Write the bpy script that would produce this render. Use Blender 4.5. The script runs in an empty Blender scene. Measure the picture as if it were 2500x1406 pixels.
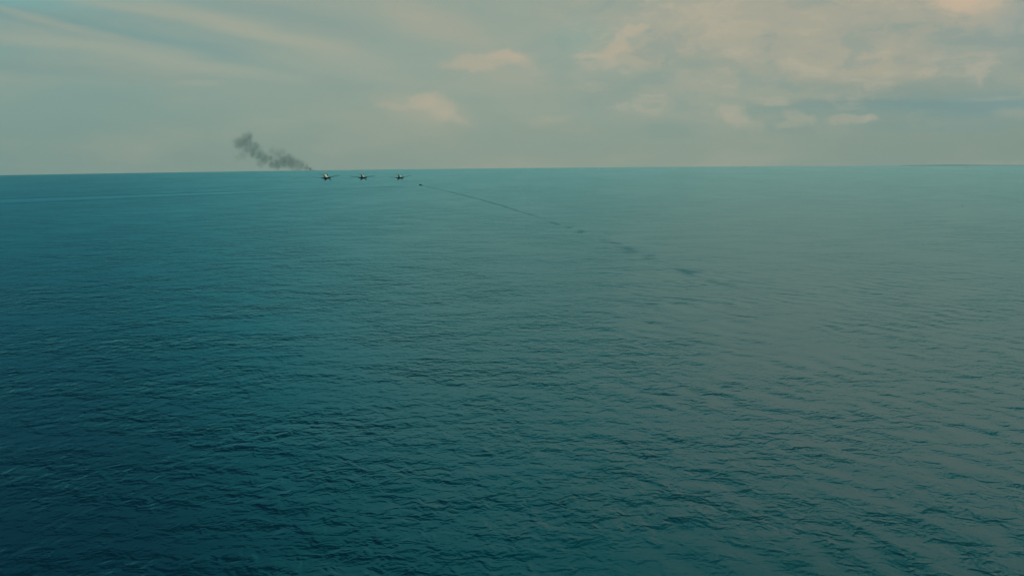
import bpy, bmesh, math, random
import numpy as np
R = math.radians
scene = bpy.context.scene
C = scene.collection

# ------------------------------------------------------------------ camera
CAM_H = 70.0
FOC = 2165.0                       # focal length in units of a 2500 wide frame
PITCH, ROLL, DIP = R(-8.6), R(-0.55), 0.016
EARTH = 2 * CAM_H / DIP ** 2       # radius of the curved sea
cf = np.array([0, math.cos(PITCH), math.sin(PITCH)])
cu = np.array([0, -math.sin(PITCH), math.cos(PITCH)])
cr = np.array([1.0, 0, 0])
CRT = cr * math.cos(ROLL) + cu * math.sin(ROLL)
CUP = cu * math.cos(ROLL) - cr * math.sin(ROLL)
import mathutils
M = mathutils.Matrix(((CRT[0], CUP[0], -cf[0], 0), (CRT[1], CUP[1], -cf[1], 0), (CRT[2], CUP[2], -cf[2], CAM_H), (0, 0, 0, 1)))
cd = bpy.data.cameras.new('camera')
cam = bpy.data.objects.new('camera', cd); C.objects.link(cam)
cam.matrix_world = M
cd.sensor_width = 36; cd.lens = 36 * FOC / 2500
cd.clip_start = 0.5; cd.clip_end = 60000
scene.camera = cam

def ray(x, y):
    d = cf * FOC + CRT * (x - 1250) - CUP * (y - 703)
    return d / np.linalg.norm(d)
def azel(x, y):
    d = ray(x, y)
    return math.atan2(d[0], d[1]), math.asin(d[2])
def sag(x, y):
    return -(x * x + y * y) / (2 * EARTH)
def on_sea(x, y):
    d = ray(x, y); h = math.hypot(d[0], d[1]); m = d[2] / h
    s = EARTH * (-m - math.sqrt(max(m * m - 2 * CAM_H / EARTH, 0)))
    return d[0] / h * s, d[1] / h * s
def at(x, y, D):
    d = ray(x, y); return (d[0] * D, d[1] * D, CAM_H + d[2] * D)

# ------------------------------------------------------------------ colour management
scene.view_settings.view_transform = 'Standard'
scene.view_settings.look = 'None'
scene.view_settings.exposure = 0.0
scene.view_settings.gamma = 1.0
def lin(r, g, b):
    f = lambda c: (c / 255) / 12.92 if c <= 10.3 else (((c / 255) + .055) / 1.055) ** 2.4
    return (f(r), f(g), f(b), 1)

# ------------------------------------------------------------------ node helper
class NT:
    def __init__(s, tree): s.t = tree; s.n = tree.nodes; s.l = tree.links
    def new(s, typ, **kw):
        n = s.n.new(typ)
        for k, v in kw.items(): setattr(n, k, v)
        return n
    def put(s, sock, v):
        if isinstance(v, bpy.types.NodeSocket): s.l.new(v, sock)
        else: sock.default_value = v
    def m(s, op, a, b=None, c=None, clamp=False):
        n = s.new('ShaderNodeMath', operation=op, use_clamp=clamp)
        s.put(n.inputs[0], a)
        if b is not None: s.put(n.inputs[1], b)
        if c is not None: s.put(n.inputs[2], c)
        return n.outputs[0]
    def v(s, op, a, b=None, scale=None):
        n = s.new('ShaderNodeVectorMath', operation=op)
        s.put(n.inputs[0], a)
        if b is not None: s.put(n.inputs[1], b)
        if scale is not None: s.put(n.inputs['Scale'], scale)
        return n.outputs['Value'] if op in ('LENGTH', 'DOT_PRODUCT', 'DISTANCE') else n.outputs[0]
    def xyz(s, x, y, z=0.0):
        n = s.new('ShaderNodeCombineXYZ')
        s.put(n.inputs[0], x); s.put(n.inputs[1], y); s.put(n.inputs[2], z); return n.outputs[0]
    def sep(s, a):
        n = s.new('ShaderNodeSeparateXYZ'); s.put(n.inputs[0], a); return n.outputs
    def ramp(s, val, a, b, lo=0.0, hi=1.0, smooth=True):
        n = s.new('ShaderNodeMapRange', interpolation_type='SMOOTHSTEP' if smooth else 'LINEAR')
        s.put(n.inputs[0], val); s.put(n.inputs[1], a); s.put(n.inputs[2], b); s.put(n.inputs[3], lo); s.put(n.inputs[4], hi)
        return n.outputs[0]
    def mix(s, f, a, b):
        n = s.new('ShaderNodeMix', data_type='RGBA')
        s.put(n.inputs[0], f); s.put(n.inputs[6], a); s.put(n.inputs[7], b); return n.outputs[2]
    def mapping(s, vec, loc=(0, 0, 0), rot=(0, 0, 0), sc=(1, 1, 1), typ='POINT'):
        n = s.new('ShaderNodeMapping', vector_type=typ)
        s.put(n.inputs[0], vec)
        n.inputs[1].default_value = loc; n.inputs[2].default_value = rot; n.inputs[3].default_value = sc
        return n.outputs[0]
    def noise(s, vec, scale, detail=2.0, rough=0.5, dist=0.0, dims='3D', color=False):
        n = s.new('ShaderNodeTexNoise', noise_dimensions=dims)
        s.put(n.inputs['Vector'], vec)
        n.inputs['Scale'].default_value = scale; n.inputs['Detail'].default_value = detail
        n.inputs['Roughness'].default_value = rough; n.inputs['Distortion'].default_value = dist
        return n.outputs[1] if color else n.outputs[0]

# ------------------------------------------------------------------ sun + world
SUN_AZ, SUN_EL = R(112), R(34)
sl = bpy.data.lights.new('sun', 'SUN'); so = bpy.data.objects.new('sun', sl); C.objects.link(so)
sl.energy = 1.6; sl.angle = R(10); sl.color = (1.0, .86, .7)
sd = mathutils.Vector((math.sin(SUN_AZ) * math.cos(SUN_EL), math.cos(SUN_AZ) * math.cos(SUN_EL), math.sin(SUN_EL)))
so.rotation_euler = sd.to_track_quat('Z', 'Y').to_euler()

world = bpy.data.worlds.new('World'); scene.world = world; world.use_nodes = True
world.node_tree.nodes.clear()
W = NT(world.node_tree)
tc = W.new('ShaderNodeTexCoord').outputs['Generated']
d = W.v('NORMALIZE', tc)
dx, dy, dz = W.sep(d)
az = W.m('ARCTAN2', dx, dy)
el = W.m('ARCSINE', dz)
P0 = W.xyz(az, el, 0.0)
# wavy offset so that no cloud has a clean outline
wn = W.noise(W.mapping(P0, sc=(1, 1.7, 1)), 16, 6, .62, color=True)
wn = W.v('SUBTRACT', wn, (.5, .5, .5))
P = W.v('ADD', P0, W.v('MULTIPLY', wn, (.085, .034, 0)))
wn2 = W.noise(W.mapping(P0, loc=(3, 1, 0), rot=(0, 0, R(9)), sc=(.35, 3.2, 1)), 7, 5, .6, color=True)
wn2 = W.v('SUBTRACT', wn2, (.5, .5, .5))
PS = W.v('ADD', P0, W.v('MULTIPLY', wn2, (.05, .03, 0)))          # for streaks
# clear sky behind the thin cloud veil
sky = W.new('ShaderNodeTexSky', sky_type='NISHITA')
sky.sun_disc = False; sky.sun_elevation = SUN_EL; sky.sun_rotation = SUN_AZ
sky.altitude = 70; sky.air_density = 1.0; sky.dust_density = 2.5; sky.ozone_density = 2.0
skyc = W.v('MULTIPLY', sky.outputs[0], (.055, .075, .058))
# veil colours by direction
tH = W.ramp(az, R(-32), R(0))
low = W.mix(tH, lin(131, 153, 146), lin(150, 160, 146))
low = W.mix(W.ramp(az, R(8), R(32)), low, lin(138, 152, 142))
mid = W.mix(W.ramp(az, R(-31), R(-6)), lin(131, 158, 153), lin(155, 165, 152))
mid = W.mix(W.ramp(az, R(2), R(20)), mid, lin(166, 165, 150))
col = W.mix(W.ramp(el, R(-0.5), R(6.5)), low, mid)
# out-of-frame sky made up for the water's reflections: teal left, bright warm right
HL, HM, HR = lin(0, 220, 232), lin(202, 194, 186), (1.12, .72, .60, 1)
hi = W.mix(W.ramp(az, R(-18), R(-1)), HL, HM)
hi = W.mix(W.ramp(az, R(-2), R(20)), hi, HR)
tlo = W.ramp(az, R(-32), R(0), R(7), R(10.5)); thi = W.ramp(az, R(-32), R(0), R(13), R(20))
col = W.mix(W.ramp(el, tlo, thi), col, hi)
# top of the dome, also unseen, coloured for what the near water reflects
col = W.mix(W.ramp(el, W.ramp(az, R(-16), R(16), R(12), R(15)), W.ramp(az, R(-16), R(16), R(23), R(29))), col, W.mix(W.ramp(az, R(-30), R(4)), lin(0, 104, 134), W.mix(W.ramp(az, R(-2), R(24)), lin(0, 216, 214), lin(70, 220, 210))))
col = W.mix(.12, col, skyc)
# faint overall mottling
n0 = W.noise(W.mapping(P0, sc=(1, 3.2, 1)), 6, 5, .55)
col = W.mix(W.m('MULTIPLY', W.ramp(n0, .45, .75), .35), col, lin(172, 166, 148))
col = W.mix(W.m('MULTIPLY', W.ramp(n0, .5, .25), .25), col, lin(118, 147, 146))
WARM, PEACH, PALE, BLUE, GREY = lin(178, 169, 149), lin(189, 174, 152), lin(166, 168, 152), lin(110, 148, 150), lin(122, 146, 141)
def blob(x, y, w, h, ang, colr, a, e0=1.0, e1=.1, pos=None):
    global col
    ca, ce = azel(x, y)
    v = W.mapping(pos or P, loc=(ca, ce, 0), rot=(0, 0, R(ang)), sc=(w / FOC, h / FOC, 1), typ='TEXTURE')
    f = W.m('MULTIPLY', W.ramp(W.v('LENGTH', v), e0, e1), a)
    col = W.mix(f, col, colr)
CLOUDS = [
    # left: long thin streaks falling to the right
    (60, 48, 340, 26, -9, BLUE, .5, 's'), (250, 92, 420, 26, -8, BLUE, .28, 's'), (430, 105, 260, 22, -12, BLUE, .2, 's'),
    (520, 50, 420, 30, -14, PALE, .6, 's'), (330, 25, 300, 20, -9, PALE, .6, 's'), (110, 55, 260, 12, -12, PALE, .5, 's'),
    (720, 105, 260, 26, -12, PALE, .5, 's'), (300, 120, 400, 26, -10, PALE, .5, 's'), (60, 100, 200, 20, -4, PALE, .5, 's'),
    (60, 165, 420, 25, -3, GREY, .3, 's'), (560, 170, 300, 16, -6, PALE, .2, 's'), (490, 208, 70, 12, 0, PALE, .35, 's'),
    (700, 40, 300, 40, -8, BLUE, .25, 's'), (900, 180, 260, 26, -10, PALE, .25, 's'),
    (860, 90, 200, 40, -14, BLUE, .2, 's'), (1080, 70, 230, 60, -20, WARM, .38, 's'), (1010, 40, 90, 50, -25, PALE, .3, 's'),
    # right: large soft masses
    (1850, 60, 520, 130, 0, WARM, .30, ''), (1720, 40, 300, 60, 4, PEACH, .2, ''), (2150, 70, 300, 110, 0, WARM, .2, ''),
    (1420, 90, 100, 60, 8, lin(142, 164, 152), .6, ''), (1640, 230, 420, 60, 3, PALE, .3, ''),
    (1500, 230, 160, 50, 0, GREY, .35, ''), (1700, 160, 120, 30, 0, GREY, .2, ''),
    (2120, 175, 170, 50, -12, WARM, .55, ''), (2150, 140, 50, 22, 5, PEACH, .3, ''), (1690, 215, 130, 40, 4, WARM, .25, ''),
    (2330, 265, 330, 40, -3, lin(112, 143, 144), .8, 's'), (2200, 222, 300, 22, -3, GREY, .5, 's'), (2050, 262, 300, 18, 0, lin(116, 143, 141), .5, 's'),
    (2480, 250, 120, 30, 4, lin(118, 148, 150), .6, 's'), (2440, 140, 150, 120, 0, lin(150, 160, 152), .4, ''),
    (1680, 310, 130, 30, 0, GREY, .55, 's'), (1900, 300, 340, 24, 0, GREY, .4, 's'), (2300, 308, 260, 12, -2, GREY, .6, 's'),
    (2380, 35, 130, 100, 5, BLUE, .25, ''), (2500, 30, 100, 90, 0, lin(140, 158, 156), .5, ''),
    (2360, 10, 130, 60, -8, PEACH, .8, ''), (2350, 5, 70, 30, 0, lin(208, 182, 155), .6, ''),
    # cumulus with lit tops
    (1045, 278, 135, 44, -10, WARM, .55, ''), (1030, 246, 45, 24, 0, PEACH, .65, 'c'), (1075, 262, 52, 34, -18, PEACH, .6, 'c'),
    (1110, 286, 52, 18, -28, PEACH, .45, 'c'), (960, 258, 50, 12, 0, PEACH, .35, 'c'),
    (1190, 148, 130, 24, 4, PEACH, .6, 'c'), (1235, 136, 60, 14, 0, PEACH, .5, 'c'), (1270, 152, 50, 20, -14, PEACH, .4, 'c'), (1150, 160, 90, 16, 0, WARM, .4, 'c'),
    (1220, 195, 120, 40, 0, WARM, .28, ''),
    (1550, 72, 30, 14, 4, PEACH, .7, 'c'), (1522, 90, 26, 10, 18, PEACH, .5, 'c'), (1505, 118, 42, 22, 24, PEACH, .6, 'c'), (1545, 140, 95, 34, -5, WARM, .7, 'c'),
    (1440, 137, 44, 9, 0, PEACH, .6, 'c'), (1620, 110, 70, 60, 0, WARM, .35, ''), (1500, 128, 60, 18, 0, PEACH, .4, 'c'),
    (1790, 280, 46, 26, -20, PEACH, .55, 'c'), (1815, 300, 60, 22, -25, WARM, .45, 'c'), (1760, 305, 130, 20, 0, WARM, .3, ''),
    (1955, 284, 46, 16, -18, PEACH, .5, 'c'), (1930, 305, 46, 12, 0, WARM, .45, 'c'), (2080, 296, 62, 13, 3, PEACH, .5, 'c'), (2120, 290, 22, 10, 20, PEACH, .4, 'c'),
    (1345, 298, 60, 12, 5, WARM, .4, ''), (2480, 280, 70, 14, -5, WARM, .45, ''), (2440, 246, 90, 9, 0, PALE, .5, 's'), (1770, 90, 190, 26, 3, PEACH, .22, ''),
]
wc = W.noise(P0, 42, 5, .6, color=True)
wc = W.v('SUBTRACT', wc, (.5, .5, .5))
PC = W.v('ADD', P0, W.v('MULTIPLY', wc, (.030, .022, 0)))
for (x, y, w, h, a, cc, al, k) in CLOUDS:
    if k == 's': blob(x, y, w, h, a, cc, al, 1.15, .0, PS)
    elif k == 'c': blob(x, y, w, h, a, cc, al * .8, 1.1, .45, PC)
    else: blob(x, y, w * 1.1, h * 1.1, a, cc, al, 1.2, .0, P)
# broken texture of the cloud bank on the right
nb = W.noise(W.mapping(P, sc=(1, 2.1, 1)), 15, 8, .62)
bank = W.m('MULTIPLY', W.m('MULTIPLY', W.ramp(az, R(-3), R(9)), W.ramp(el, R(.3), R(3.5))), W.ramp(el, R(14), R(11)))
col = W.mix(W.m('MULTIPLY', W.m('MULTIPLY', W.ramp(nb, .50, .66), bank), .5), col, lin(188, 176, 156))
col = W.mix(W.m('MULTIPLY', W.m('MULTIPLY', W.ramp(nb, .50, .36), bank), .45), col, lin(130, 151, 147))
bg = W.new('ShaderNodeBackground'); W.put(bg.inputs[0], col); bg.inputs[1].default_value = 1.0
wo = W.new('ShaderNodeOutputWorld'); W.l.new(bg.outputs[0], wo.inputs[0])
try: world.cycles.sampling_method = 'MANUAL'; world.cycles.sample_map_resolution = 512
except Exception: pass

# ------------------------------------------------------------------ materials
def mat(name, rgb, rough=.5, metal=0.0, var=.0, vscale=3.0, rgb2=None):
    m = bpy.data.materials.new(name); m.use_nodes = True
    t = NT(m.node_tree); b = t.n['Principled BSDF']
    b.inputs['Roughness'].default_value = rough; b.inputs['Metallic'].default_value = metal
    co = t.new('ShaderNodeTexCoord').outputs['Object']
    n = t.noise(co, vscale, 4, .6)
    c2 = rgb2 or tuple(c * (1 - var) for c in rgb)
    t.put(b.inputs['Base Color'], t.mix(t.ramp(n, .42, .58), (*rgb, 1), (*c2, 1)))
    return m

# sea --------------------------------------------------------------
sea = bpy.data.materials.new('sea_water'); sea.use_nodes = True
T = NT(sea.node_tree); T.n.clear()
geo = T.new('ShaderNodeNewGeometry')
px, py, pz = T.sep(geo.outputs['Position'])
pos = T.xyz(px, py, 0.0)
# centre line of the boat's right-hand wake arm: x = g(y)
ys = [250, 310, 350, 462, 539, 632, 734, 875, 938, 1101, 1299, 1762, 2176]
xs = [148, 132, 118, 103, 100, 97, 82, 53, 35, 11, -29, -120, -220]
pc = np.polyfit(np.array(ys) / 1000., xs, 4)
yk = T.m('MULTIPLY', py, .001)
g = float(pc[0])
for k in pc[1:]: g = T.m('MULTIPLY_ADD', g, yk, float(k))
gust = T.noise(T.mapping(pos, rot=(0, 0, R(18)), sc=(1, .45, 1)), .0045, 4, .55, dims='2D')
gust2 = T.noise(T.mapping(pos, loc=(70, 20, 0), rot=(0, 0, R(-12)), sc=(.5, 1, 1)), .035, 3, .6, dims='2D')
amp = T.m('MULTIPLY', T.ramp(gust, .3, .7, .72, 1.25), T.ramp(gust2, .3, .7, .5, 1.6))
# ruffled water to the left, smoother to the far right
azw = T.m('ARCTAN2', px, py)
amp = T.m('MULTIPLY', amp, T.ramp(azw, R(-26), R(16), 1.5, .8))
# wake, right arm
v = T.m('SUBTRACT', px, g)
wob = T.m('MULTIPLY_ADD', T.noise(pos, .03, 2, .5, dims='2D'), 16.0, -8.0)
near = T.ramp(py, 1050, 500)
v2 = T.m('ADD', v, T.m('MULTIPLY', wob, T.ramp(py, 1500, 700, .35, 1.0)))
wid = T.ramp(py, 1300, 450, 2.4, 4.5)
arm = T.m('EXPONENT', T.m('MULTIPLY', T.m('POWER', T.m('DIVIDE', v2, wid), 2.0), -1.0))
inY = T.m('MULTIPLY', T.ramp(py, 2170, 2120), T.ramp(py, 400, 520))
brk = T.ramp(T.noise(T.mapping(pos, sc=(.6, 1, 1)), .022, 2, .5, dims='2D'), .42, .62, 0.0, 1.0)
brk = T.m('MAXIMUM', brk, T.ramp(py, 900, 1250))
arm = T.m('MULTIPLY', T.m('MULTIPLY', arm, brk), inY)
# low swell from the old wake, crossing the near water on the right
wid2 = T.m('MULTIPLY_ADD', T.noise(pos, .016, 3, .6, dims='2D'), 40.0, -20.0)
bands = T.m('SINE', T.m('MULTIPLY', T.m('ADD', T.v('DOT_PRODUCT', pos, (.80, .60, 0)), wid2), 2 * math.pi / 11.5))
bands = T.m('MULTIPLY', bands, T.ramp(T.noise(pos, .03, 2, .5, dims='2D'), .36, .6, .2, 1.2))
bands = T.m('MULTIPLY', bands, T.m('MULTIPLY', T.ramp(T.m('MULTIPLY_ADD', py, -.11, px), -25, 30), T.ramp(py, 640, 420)))
# wake, left arm : straight line away from the boat
ax0, ay0 = -241., 2125.; ax1, ay1 = -929., 1640.
ld = np.array([ax1 - ax0, ay1 - ay0]); ld /= np.linalg.norm(ld); nn = np.array([-ld[1], ld[0]])
if nn[1] > 0: nn = -nn
relv = T.v('SUBTRACT', pos, (ax0, ay0, 0))
lu = T.v('DOT_PRODUCT', relv, (ld[0], ld[1], 0)); lv = T.v('DOT_PRODUCT', relv, (nn[0], nn[1], 0))
lin_in = T.m('MULTIPLY', T.ramp(lu, 0, 60), T.ramp(lu, 1500, 900))
bw = T.ramp(lu, 0, 800, 12, 170, smooth=False)
band = T.m('MULTIPLY', T.ramp(lv, 0, 20), T.m('SUBTRACT', 1.0, T.ramp(T.m('DIVIDE', lv, bw), .6, 1.2)))
band = T.m('MULTIPLY', band, lin_in)
edge = T.m('EXPONENT', T.m('MULTIPLY', T.m('POWER', T.m('DIVIDE', lv, 14.0), 2.0), -1.0))
edge2 = T.m('EXPONENT', T.m('MULTIPLY', T.m('POWER', T.m('DIVIDE', T.m('SUBTRACT', lv, T.m('MULTIPLY', bw, 1.25)), 20.0), 2.0), -1.0))
edge = T.m('MULTIPLY', T.m('ADD', edge, T.m('MULTIPLY', edge2, .4)), lin_in)
amp = T.m('MULTIPLY', amp, T.m('MULTIPLY_ADD', band, -.62, 1.0))
amp = T.m('MULTIPLY', amp, T.m('MULTIPLY_ADD', edge, .6, 1.0))
amp = T.m('MULTIPLY', amp, T.m('MULTIPLY_ADD', arm, .9, 1.0))
amp = T.m('MULTIPLY', amp, T.m('MULTIPLY_ADD', bands, .55, 1.0))
# wave height, as a node group evaluated at three points to get true slopes
G = bpy.data.node_groups.new('wave_height', 'ShaderNodeTree')
G.interface.new_socket('P', in_out='INPUT', socket_type='NodeSocketVector')
G.interface.new_socket('H', in_out='OUTPUT', socket_type='NodeSocketFloat')
g_ = NT(G); gi = g_.new('NodeGroupInput'); go = g_.new('NodeGroupOutput')
gp = gi.outputs[0]
def ridge(vec, scale, detail, rough, dist=0.0):
    n = g_.noise(vec, scale, detail, rough, dist, dims='2D')
    return n
a1 = ridge(g_.mapping(gp, rot=(0, 0, R(-14)), sc=(.75, 1, 1)), 1 / 12., 1, .5)
a2 = ridge(g_.mapping(gp, loc=(9, 3, 0), rot=(0, 0, R(9)), sc=(.9, 1, 1)), 1 / 3.8, 2, .55, .3)
a3 = ridge(g_.mapping(gp, loc=(5, 31, 0), rot=(0, 0, R(-24)), sc=(.95, 1, 1)), 1 / 1.3, 2, .6)
s2 = g_.m('POWER', a2, 1.5)
h = g_.m('MULTIPLY', a1, .70)
h = g_.m('ADD', h, g_.m('MULTIPLY', s2, .50))
h = g_.m('ADD', h, g_.m('MULTIPLY', a3, .10))
g_.l.new(h, go.inputs[0])
DEL = .18
def H(off):
    n = T.new('ShaderNodeGroup'); n.node_tree = G
    T.put(n.inputs[0], T.v('ADD', pos, off)); return n.outputs[0]
h0, hx, hy = H((0, 0, 0)), H((DEL, 0, 0)), H((0, DEL, 0))
sx = T.m('MULTIPLY', T.m('MULTIPLY', T.m('SUBTRACT', h0, hx), 1 / DEL), amp)
sy = T.m('MULTIPLY', T.m('MULTIPLY', T.m('SUBTRACT', h0, hy), 1 / DEL), amp)
# most of the surface is gently sloped, a few small faces are steep
mg = T.m('ADD', T.m('SQRT', T.m('ADD', T.m('MULTIPLY', sx, sx), T.m('MULTIPLY', sy, sy))), 1e-5)
kk = T.m('DIVIDE', T.m('ADD', T.m('MULTIPLY', T.m('MINIMUM', mg, .045), .35), T.m('MULTIPLY', T.m('MAXIMUM', T.m('SUBTRACT', mg, .045), 0.0), 2.2)), mg)
sx = T.m('MULTIPLY', T.m('MULTIPLY', sx, kk), .36); sy = T.m('MULTIPLY', sy, kk)
sy = T.m('ADD', T.m('MINIMUM', sy, 0.0), T.m('MULTIPLY', T.m('MAXIMUM', sy, 0.0), .08))    # steep fronts, gentle backs
sy = T.m('SUBTRACT', sy, T.ramp(azw, R(-30), R(-6), .085, 0.0))
# slopes of the wake crests face the open water on this side
sy = T.m('SUBTRACT', sy, T.m('MULTIPLY', arm, .11))
sy = T.m('SUBTRACT', sy, T.m('MULTIPLY', edge, .10))
sy = T.m('ADD', sy, T.m('MULTIPLY', T.m('MULTIPLY', band, T.ramp(gust, .3, .6, .4, 1.0)), .013))
sy = T.m('SUBTRACT', sy, T.m('MULTIPLY', bands, .022))
nrm = T.v('NORMALIZE', T.v('ADD', T.v('ADD', T.v('SCALE', pos, scale=1 / EARTH), (0, 0, 1)), T.xyz(sx, sy, 0.0)))
body = T.new('ShaderNodeBsdfDiffuse'); body.inputs['Color'].default_value = (.0, .0155, .031, 1)
gl = T.new('ShaderNodeBsdfGlossy', distribution='GGX')
gl.inputs['Color'].default_value = (.61, .86, .885, 1)
T.put(gl.inputs['Roughness'], T.ramp(azw, R(-28), R(7), .32, .27))
T.put(gl.inputs['Normal'], nrm); T.put(body.inputs['Normal'], nrm)
fr = T.new('ShaderNodeFresnel'); fr.inputs['IOR'].default_value = 1.34; T.put(fr.inputs['Normal'], nrm)
fac = T.m('DIVIDE', T.m('MULTIPLY', fr.outputs[0], 1.62), T.m('MULTIPLY_ADD', fr.outputs[0], .92, 1.0))
fac = T.m('MULTIPLY', fac, T.ramp(azw, R(-34), R(-14), .92, 1.0))      # ruffled water mirrors less
bs = T.new('ShaderNodeMixShader'); T.put(bs.inputs[0], fac); T.l.new(body.outputs[0], bs.inputs[1]); T.l.new(gl.outputs[0], bs.inputs[2])
out = T.new('ShaderNodeOutputMaterial'); T.l.new(bs.outputs[0], out.inputs[0])

# ------------------------------------------------------------------ mesh helpers
def tag(o, label=None, cat=None, group=None, kind=None):
    if label: o['label'] = label
    if cat: o['category'] = cat
    if group: o['group'] = group
    if kind: o['kind'] = kind
    return o
def obj(name, verts, faces, m, parent=None, smooth=True):
    me = bpy.data.meshes.new(name); me.from_pydata([tuple(map(float, v)) for v in verts], [], faces); me.update()
    me.materials.append(m)
    if smooth: me.polygons.foreach_set('use_smooth', [True] * len(me.polygons))
    bm = bmesh.new(); bm.from_mesh(me); bmesh.ops.recalc_face_normals(bm, faces=bm.faces); bm.to_mesh(me); bm.free()
    o = bpy.data.objects.new(name, me); C.objects.link(o)
    if parent: o.parent = parent
    return o
def empty(name, loc, rot=(0, 0, 0)):
    o = bpy.data.objects.new(name, None); C.objects.link(o); o.location = loc; o.rotation_euler = rot; o.empty_display_size = .5; return o
def copy_tree(o, parent=None):
    c = o.copy(); C.objects.link(c); c.parent = parent
    for ch in list(o.children): copy_tree(ch, c)
    return c
def loft(rings, cap=True):
    V = [v for r in rings for v in r]; n = len(rings[0]); F = []
    for i in range(len(rings) - 1):
        for k in range(n):
            a, b = i * n + k, i * n + (k + 1) % n
            F.append((a, b, b + n, a + n))
    if cap: F.append(tuple(range(n))[::-1]); F.append(tuple(range((len(rings) - 1) * n, len(rings) * n)))
    return V, F
def join(parts):
    V, F = [], []
    for v, f in parts:
        o = len(V); V += list(v); F += [tuple(i + o for i in q) for q in f]
    return V, F
def box(x0, x1, y0, y1, z0, z1):
    V = [(x, y, z) for x in (x0, x1) for y in (y0, y1) for z in (z0, z1)]
    return V, [(0, 1, 3, 2), (4, 6, 7, 5), (0, 4, 5, 1), (2, 3, 7, 6), (0, 2, 6, 4), (1, 5, 7, 3)]
def rod(p, q, r, r2=None, n=8):
    p, q = np.array(p, float), np.array(q, float); d = q - p; d /= np.linalg.norm(d)
    a = np.cross(d, [0, 0, 1]) if abs(d[2]) < .9 else np.cross(d, [1, 0, 0]); a /= np.linalg.norm(a); b = np.cross(d, a)
    r2 = r if r2 is None else r2
    return loft([[c + rr * (math.cos(t) * a + math.sin(t) * b) for t in np.linspace(0, 2 * math.pi, n, endpoint=False)] for c, rr in ((p, r), (q, r2))])

# ------------------------------------------------------------------ the sea: one curved sheet reaching past the horizon
def build_sea():
    nr, na = 260, 360
    rr = np.concatenate([[0.0], np.geomspace(8, 16000, nr)])
    ang = np.linspace(0, 2 * math.pi, na, endpoint=False)
    V = [(0, 0, 0)]; F = []
    for r in rr[1:]:
        for a in ang: V.append((r * math.cos(a), r * math.sin(a), -r * r / (2 * EARTH)))
    for k in range(na): F.append((0, 1 + k, 1 + (k + 1) % na))
    for i in range(nr - 1):
        for k in range(na):
            a, b = 1 + i * na + k, 1 + i * na + (k + 1) % na
            F.append((a, a + na, b + na, b))
    me = bpy.data.meshes.new('sea'); me.from_pydata(V, [], F); me.update(); me.materials.append(sea)
    me.polygons.foreach_set('use_smooth', [True] * len(me.polygons))
    o = bpy.data.objects.new('water', me); C.objects.link(o); tag(o, kind='structure'); o['label'] = 'wide calm teal sea with small ripples'
build_sea()

# low distant coast at the right end of the horizon
cm = mat('far_coast', (.10, .17, .18), .9, var=.3, vscale=.002)
def build_coast():
    rnd = random.Random(4); V = []; F = []; N = 160
    for i in range(N):
        t = i / (N - 1); a = R(23.5 + 16 * t); D = 9600 + 500 * math.sin(3 * t)
        h = (3.5 + 2 * math.sin(9 * t + 1) + 1.5 * rnd.random()) * min(1, t * 6) * min(1, (1 - t) * 8) + 3
        for dd, z in ((-150, -6), (0, h), (250, h * .8), (500, -6)):
            x, y = (D + dd) * math.sin(a), (D + dd) * math.cos(a); V.append((x, y, sag(x, y) + z))
    for i in range(N - 1):
        for k in range(3): q = i * 4 + k; F.append((q, q + 1, q + 5, q + 4))
    o = obj('hills', V, F, cm); tag(o, 'low dark strip of far coast on the horizon', kind='structure')
build_coast()

# ------------------------------------------------------------------ fighter planes
m_fus = mat('plane_pale_paint', (.52, .47, .39), .38, rgb2=(.34, .31, .25), vscale=.55)
m_wing = mat('plane_wing_paint', (.60, .68, .64), .5, rgb2=(.62, .64, .56), vscale=.5)
def fus_mat():
    m = bpy.data.materials.new('plane_two_tone_paint'); m.use_nodes = True
    t = NT(m.node_tree); b = t.n['Principled BSDF']; b.inputs['Roughness'].default_value = .42
    co = t.new('ShaderNodeTexCoord').outputs['Object']
    X, Y, Z = t.sep(co)
    n = t.noise(co, 1.1, 3, .5)
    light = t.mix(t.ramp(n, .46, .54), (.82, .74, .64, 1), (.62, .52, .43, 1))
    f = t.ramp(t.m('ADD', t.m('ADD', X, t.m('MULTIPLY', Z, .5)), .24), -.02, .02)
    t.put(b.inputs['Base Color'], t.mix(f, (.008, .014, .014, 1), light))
    return m
m_fus = fus_mat()
m_tail = mat('plane_tail_paint', (.008, .016, .015), .55, rgb2=(.014, .018, .014), vscale=.8)
m_dark = mat('plane_black_metal', (.012, .014, .014), .45, var=.3)
m_finp = mat('plane_fin_paint', (.42, .34, .26), .45, rgb2=(.28, .22, .16), vscale=.9)
m_glass = mat('canopy_glass', (.10, .13, .13), .08, var=.1)

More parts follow.
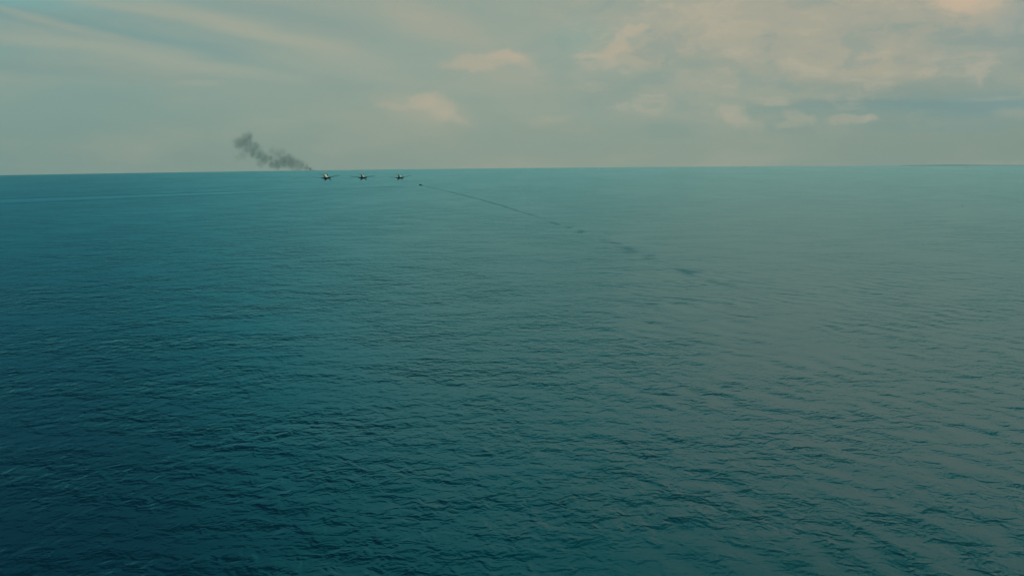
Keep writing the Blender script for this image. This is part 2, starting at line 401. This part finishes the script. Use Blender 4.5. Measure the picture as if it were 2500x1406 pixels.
def wing_mesh(x0, span, chord, thick, dihed, y_qc, z0, sgn, n=14, tip=.16, inc=.10):
    rings = []
    for i in range(n + 1):
        s = math.sin(i / n * math.pi / 2 * .985)
        c = chord * math.sqrt(max(1 - s * s, 0)) + chord * tip * .2; th = thick * (1 - .55 * s) * (c / chord) ** .35
        x = x0 + s * span; z = z0 + s * span * math.tan(R(dihed))
        le = y_qc + .36 * c
        prof = [(0, 0), (.05, .38), (.18, .8), (.38, 1), (.65, .7), (.88, .28), (1, .03), (.88, -.12), (.65, -.35), (.38, -.5), (.18, -.48), (.05, -.28)]
        rings.append([(sgn * x, le - u * c, z + w * th * .5 + (.36 * c - u * c) * inc) for u, w in prof])
    return loft(rings)
def make_plane():
    root = empty('fighter_plane', (0, 0, 0))
    st = [(4.15, .26, .26, -.26), (3.9, .34, .33, -.36), (3.2, .40, .43, -.50), (2.2, .43, .50, -.58), (1.0, .45, .56, -.60), (0.2, .46, .62, -.58), (-.9, .44, .66, -.50),
          (-1.8, .36, .56, -.38), (-2.8, .25, .42, -.24), (-3.7, .15, .32, -.10), (-4.35, .07, .28, .02), (-4.75, .03, .22, .08)]
    rings = []
    for y, w, zt, zb in st:
        r = []
        for k in range(20):
            t = 2 * math.pi * k / 20; c, s = math.cos(t), math.sin(t)
            zc = (zt + zb) / 2; hh = (zt - zb) / 2
            r.append((1.3 * w * math.copysign(abs(c) ** .85, c), y, zc + hh * math.copysign(abs(s) ** .9, s)))
        rings.append(r)
    obj('fuselage', *loft(rings), m_fus, root)
    for sg in (1, -1):
        w = obj('wing', *wing_mesh(.25, 5.35, 2.55, .19, 6.0, .45, -.38, sg), m_wing, root)
        V, F = wing_mesh(0, 1.9, .42, .07, 6.0, 0, 0, sg, 5)
        ail = obj('aileron', [(x + sg * 2.9, y - .70, z - .105) for x, y, z in V], F, m_wing, w)
        obj('tailplane', *wing_mesh(.06, 1.62, 1.25, .13, 1.0, -3.85, .26, sg, 8), m_tail, root)
    # fin and rudder
    rings = []
    for i in range(9):
        s = math.sin(i / 8 * math.pi / 2 * .97); c = 1.45 * math.sqrt(1 - s * s) + .12
        z = .25 + s * 1.18; le = -3.85 + .42 * c - s * .18
        rings.append([(w * .075 * (1 - .5 * s), le - u * c, z) for u, w in [(0, 0), (.1, .7), (.35, 1), (.7, .6), (1, .05), (.7, -.6), (.35, -1), (.1, -.7)]])
    fin = obj('fin', *loft(rings), m_finp, root)
    for sg in (1, -1):      # fairings where the wings meet the belly
        rings = []
        for i in range(8):
            t = i / 7; x = .18 + 1.35 * t; c = 1.55 - .55 * t; th = .42 * (1 - t) ** 1.1 + .05
            rings.append([(sg * x, .45 + .5 * c - u * c * 1.25, -.58 + .05 * t + w * th) for u, w in [(0, 0), (.15, .7), (.5, 1), (.85, .5), (1, 0), (.85, -.5), (.5, -1), (.15, -.7)]])
        obj('wing_fairing', *loft(rings), m_dark, root)
    # canopy
    V, F = [], []
    rings = []
    for i in range(9):
        t = i / 8; y = .55 - 1.75 * t; r = max(math.sin(math.pi * min(t * 1.15 + .04, .97)) ** .6, .12)
        rings.append([(.30 * r * math.cos(a), y, .50 + .42 * r * math.sin(a)) for a in np.linspace(0, math.pi, 10)])
    can = obj('canopy', *loft(rings), m_glass, root)
    for y0 in (.1, -.5): obj('canopy_frame', *loft([[(.325 * rr_ * math.cos(a), yy, .50 + .45 * rr_ * math.sin(a)) for a in np.linspace(0, math.pi, 10)] for yy, rr_ in ((y0, 1), (y0 - .06, 1))]), m_wing, can)
    # propeller at rest
    pr = obj('propeller', *rod((0, 4.1, 0), (0, 4.25, 0), .27, .27, 20), m_dark, root)
    rings = [[(r * math.cos(a), y, r * math.sin(a)) for a in np.linspace(0, 2 * math.pi, 16, endpoint=False)] for y, r in ((4.25, .27), (4.42, .24), (4.6, .17), (4.74, .08), (4.8, .01))]
    obj('spinner', *loft(rings), m_tail, pr)
    for k in range(3):
        a = R(90 + 120 * k); rings = []
        for i in range(9):
            t = i / 8; rad = .2 + 1.42 * t; c = .13 * (1 + 1.1 * math.sin(math.pi * min(t * 1.05, 1)) ** .8) * (1 if t < .95 else .55); tw = R(62 - 38 * t)
            rg = []
            for u, w in ((-1, 0), (-.4, .18), (.4, .18), (1, 0), (.4, -.12), (-.4, -.12)):
                xx = u * c; yy = w * c * .7
                lx = xx * math.cos(tw) - yy * math.sin(tw); ly = xx * math.sin(tw) + yy * math.cos(tw)
                rg.append((rad * math.cos(a) - lx * math.sin(a), 4.32 + ly, rad * math.sin(a) + lx * math.cos(a)))
            rings.append(rg)
        obj('blade', *loft(rings), m_dark, pr)
    # under-wing radiator and oil cooler, exhausts, tail wheel
    def scoop(x, w, h, y0, y1, z):
        rings = [[(x + sx_ * w * k, y, z - h * (1 - sz) * k2) for sx_, sz in ((-1, 1), (1, 1), (1, 0), (-1, 0))] for y, k, k2 in ((y0, .9, .8), ((y0 * .6 + y1 * .4), 1, 1), (y1, .85, .55))]
        return loft(rings)
    obj('radiator', *scoop(1.55, .36, .42, .55, -.75, -.33), m_dark, root)
    obj('oil_cooler', *scoop(-1.55, .16, .2, .45, -.45, -.33), m_dark, root)
    for sg in (1, -1):
        obj('exhaust', *join([rod((sg * .40, 2.9 - .28 * k, .12), (sg * .56, 2.78 - .28 * k, .12), .05, .045, 6) for k in range(6)]), m_dark, root)
    obj('tail_wheel', *join([rod((-.05, -3.75, -.33), (.05, -3.75, -.33), .14, .14, 12), rod((0, -3.7, -.05), (0, -3.75, -.3), .03)]), m_dark, root)
    return root
plane = make_plane()
PL = [  # wing-root pixel, distance, azimuth of heading, pitch, roll
    (795, 431.5, 360, -1.0, -10, -3.0, 'pale fighter plane flying low over the sea nearest the smoke plume, leftmost of three'),
    (885, 431.0, 386, -4.5, -11, -0.5, 'pale fighter plane in the middle of three flying abreast over the sea'),
    (975.5, 431.5, 405, -4.0, -10, -3.5, 'pale fighter plane above the small dark boat, rightmost of three'),
]
for i, (x, y, D, hz, pt, rl, lab) in enumerate(PL):
    o = plane if i == 0 else copy_tree(plane)
    o.location = at(x, y, D)
    e = mathutils.Matrix.Rotation(R(-hz), 4, 'Z') @ mathutils.Matrix.Rotation(R(pt), 4, 'X') @ mathutils.Matrix.Rotation(R(rl), 4, 'Y')
    o.rotation_euler = e.to_euler()
    tag(o, lab, 'plane', 'three fighter planes flying abreast over the sea')

# ------------------------------------------------------------------ boats
m_hull = mat('boat_dark_hull', (.012, .02, .026), .5, var=.3, vscale=1.5)
m_deck = mat('boat_deck', (.10, .10, .08), .8, var=.3, vscale=2)
m_cab = mat('boat_cabin_dark', (.02, .03, .035), .5, var=.3)
m_pane = mat('boat_glass', (.02, .03, .035), .1)
m_white = mat('white_boat_paint', (.62, .64, .6), .5, var=.15)
def hull(L, B, Hh, m, parent, name='hull'):
    rings = []
    for i in range(11):
        t = i / 10; y = -L / 2 + L * t; w = B / 2 * (1 - max(0, (t - .45) / .55) ** 2.2) * (.86 + .14 * min(1, t * 4)) + .02; sh = Hh * (1 + .55 * max(0, t - .4) ** 1.5)
        rings.append([(-w, y, sh), (-w * .97, y, sh * .5), (-w * .75, y, 0), (-w * .3, y, -.45), (w * .3, y, -.45), (w * .75, y, 0), (w * .97, y, sh * .5), (w, y, sh), (w * .86, y, sh - .02), (w * .84, y, sh - .35), (-w * .84, y, sh - .35), (-w * .86, y, sh - .02)])
    return obj(name, *loft(rings), m, parent)
def make_boat(x, y, head, L, B, Hh, mh, mc, label, cat, group=None, kind='fishing', s=1.0):
    root = empty('fishing_boat' if kind == 'fishing' else 'sailing_boat' if kind == 'sail' else 'motor_boat', (x, y, sag(x, y)), (0, 0, head)); root.scale = (s, s, s)
    h_ = hull(L, B, Hh, mh, root)
    dk = obj('deck', *box(-B * .36, B * .36, -L * .46, L * .28, Hh - .37, Hh - .3), m_deck, root, False)
    if kind == 'sail':
        ms = obj('mast', *rod((0, L * .05, Hh - .3), (0, L * .05, Hh + L * 1.1), .09, .05), m_deck, root)
        obj('boom', *rod((0, L * .04, Hh + 1.1), (0, -L * .38, Hh + 1.1), .06, .05), m_deck, ms)
        def sl_(p):
            V = [(dx_, *q) for dx_ in (-.03, .03) for q in p]; n = len(p)
            return V, [tuple(range(n)), tuple(range(n, 2 * n))[::-1]] + [(k, (k + 1) % n, n + (k + 1) % n, n + k) for k in range(n)]
        obj('sail', *sl_([(L * .03, Hh + 1.2), (-L * .36, Hh + 1.2), (-L * .14, Hh + L * .6), (L * .03, Hh + L * 1.05)]), m_white, root, False)
        obj('sail', *sl_([(L * .08, Hh + L * .95), (L * .47, Hh + .6), (L * .1, Hh + .7)]), m_white, root, False)
        tag(root, label, cat, group); return root
    cb = obj('wheelhouse', *join([box(-B * .26, B * .26, -L * .02, L * .24, Hh - .3, Hh + 1.75), box(-B * .3, B * .3, -L * .05, L * .27, Hh + 1.75, Hh + 1.85)]), mc, root, False)
    for k in range(3):
        x0 = -B * .22 + k * B * .155
        obj('window', *box(x0, x0 + B * .13, L * .24, L * .24 + .03, Hh + .9, Hh + 1.5), m_pane, cb, False)
    for sg in (1, -1):
        obj('window', *box(sg * B * .26 - (.03 if sg < 0 else 0), sg * B * .26 + (.03 if sg > 0 else 0), L * .05, L * .2, Hh + .9, Hh + 1.5), m_pane, cb, False)
    obj('mast', *join([rod((0, -L * .08, Hh - .3), (0, -L * .08, Hh + 3.3), .08, .05), rod((0, -L * .08, Hh + 2.3), (0, -L * .34, Hh + 1.7), .05, .04)]), mc, root)
    obj('engine_box', *box(-B * .2, B * .2, -L * .34, -L * .16, Hh - .3, Hh + .35), mc, root, False)
    obj('rub_rail', *join([rod((sg * B * .5, -L * .45, Hh - .1), (sg * B * .5, L * .05, Hh - .1), .06) for sg in (1, -1)]), m_deck, root)
    tag(root, label, cat, group); return root
bx_, by_ = on_sea(1027, 453)
make_boat(bx_, by_, R(58), 10.5, 3.4, 1.35, m_hull, m_cab, 'small dark boat at the point of a long V-shaped wake', 'boat')
G2 = 'tiny white boats on the horizon'
for (x, y, s, lab) in ((1418, 413.5, .7, 'tiny white boat near the middle of the horizon, left of its pair'), (1462, 414.0, .9, 'tiny white boat near the middle of the horizon, right of its pair'),
                       (835, 417.5, .8, 'tiny white boat on the horizon above the leftmost plane')):
    X, Y = on_sea(x, y); make_boat(X, Y, R(80), 13, 4, 1.6, m_white, m_white, lab, 'boat', G2, 'motor', s)
X, Y = on_sea(1816, 409.5); make_boat(X, Y, R(85), 22, 6, 2.6, m_hull, m_cab, 'tiny dark vessel on the horizon right of centre', 'boat', None, 'motor', .5)

def buoy(x, y, s, mb, label, name='buoy'):
    X, Y = on_sea(x, y); root = empty(name, (X, Y, sag(X, Y))); root.scale = (s, s, s)
    rings = [[(r * math.cos(a), r * math.sin(a), z) for a in np.linspace(0, 2 * math.pi, 16, endpoint=False)] for z, r in ((-.6, .7), (-.1, 1.1), (.5, 1.15), (.75, .9), (.8, .3))]
    obj('float', *loft(rings), mb, root)
    obj('tower', *join([rod((.7 * math.cos(a), .7 * math.sin(a), .7), (.18 * math.cos(a), .18 * math.sin(a), 3.4), .07, .05) for a in (.4, 1.97, 3.54, 5.11)] + [rod((-.5, 0, 1.8), (.5, 0, 1.8), .05), rod((0, -.5, 1.8), (0, .5, 1.8), .05)]), mb, root)
    obj('topmark', *join([rod((0, 0, 3.3), (0, 0, 3.6), .3, .3, 12), rod((0, 0, 3.6), (0, 0, 4.3), .25, .02, 12)]), mb, root)
    tag(root, label, 'buoy')
buoy(2360, 410, 2.4, m_hull, 'dark upright channel buoy just below the horizon at the far right')
buoy(2351, 503, .9, m_white, 'tiny white buoy alone on the open water at the right')

# ------------------------------------------------------------------ smoke plume
SD = 9300.0
PX = SD / FOC
PUFFS = [  # pixel centre, radius px, weight
    (765, 417, 3, 1.8), (757, 413.5, 4, 1.7), (748, 410, 5.5, 1.4), (735, 405, 8, 1.0), (722, 399, 11, 1.0), (706, 396, 15, 1.15), (690, 394, 15, 1.2), (672, 401, 12, 1.15), (660, 402, 9, 1.0), (700, 383, 9, .75), (675, 378, 14, .42), (686, 372, 9, .4), (660, 369, 9, .34),
    (655, 388, 9, .9), (641, 388, 13, 1.0), (630, 379, 12, 1.0), (615, 375, 10, 1.1), (612, 368, 11, 1.0), (620, 360, 12, .85), (632, 398, 10, .5), (604, 352, 11, .8), (594, 348, 15, 1.0), (582, 350, 14, .85), (597, 338, 12, 1.0), (605, 333, 9, .95), (590, 379, 11, .3), (576, 386, 8, .2), (740, 411, 5, .6), (725, 411, 10, .6), (600, 364, 12, .7), (712, 407, 9, .8), (735, 399, 7, .6), (748, 404, 4, .8),
]
pts = [(*at(x + 4 * min(1, max(0, (765 - x) / 60)), y, SD), r * PX) for x, y, r, w in PUFFS]
A = np.array([p[:3] for p in pts]); lo = A.min(0) - 110; hi_ = A.max(0) + 110
lo[2] = sag(A[0, 0], A[0, 1]) - 2
cen = (lo + hi_) / 2
V, F = box(*(v for a, b in zip(lo - cen, hi_ - cen) for v in (a, b)))
hz_ = float(cen[2] - lo[2]) - 40
sm = bpy.data.materials.new('smoke'); sm.use_nodes = True; S = NT(sm.node_tree); S.n.clear()
oc = S.new('ShaderNodeTexCoord').outputs['Object']
nv = S.noise(oc, 1 / 62., 5, .62, color=True); nv = S.v('SUBTRACT', nv, (.5, .5, .5))
pp = S.v('ADD', oc, S.v('SCALE', nv, scale=S.ramp(S.sep(oc)[2], -hz_, -hz_ + 170, 10.0, 88.0)))
den = 0.0
for (x, y, z, r), (_, _, _, w) in zip(pts, PUFFS):
    dd = S.v('DISTANCE', pp, (x - cen[0], y - cen[1], z - cen[2]))
    den = S.m('MAXIMUM', den, S.ramp(dd, r * 1.45, r * .45, 0.0, w / (r ** .7) * 7))
fine = S.noise(oc, 1 / 28., 3, .6)
den = S.m('MULTIPLY', den, S.ramp(fine, .34, .62, .42, 1.2))
pv = S.new('ShaderNodeVolumePrincipled')
pv.inputs['Color'].default_value = (.20, .25, .24, 1)
S.put(pv.inputs['Density'], S.m('MULTIPLY', den, .023))
so_ = S.new('ShaderNodeOutputMaterial'); S.l.new(pv.outputs[0], so_.inputs['Volume'])
so2 = obj('smoke', V, F, sm, smooth=False); so2.location = cen
try: sm.cycles.volume_step_rate = .35
except Exception: pass
tag(so2, 'ragged grey smoke plume leaning left above the horizon', 'smoke', kind='stuff')
scene.cycles.volume_bounces = 1

# ------------------------------------------------------------------ thin sea haze
hz = bpy.data.materials.new('sea_haze'); hz.use_nodes = True; Z = NT(hz.node_tree); Z.n.clear()
hv = Z.new('ShaderNodeVolumePrincipled'); hv.inputs['Color'].default_value = (.72, .93, .9, 1); hv.inputs['Density'].default_value = 2.0e-5
ho = Z.new('ShaderNodeOutputMaterial'); Z.l.new(hv.outputs[0], ho.inputs['Volume'])
V, F = box(-10500, 10500, -3000, 10800, sag(10500, 10800) - 12, 560)
tag(obj('haze', V, F, hz, smooth=False), 'thin pale sea haze', kind='stuff')
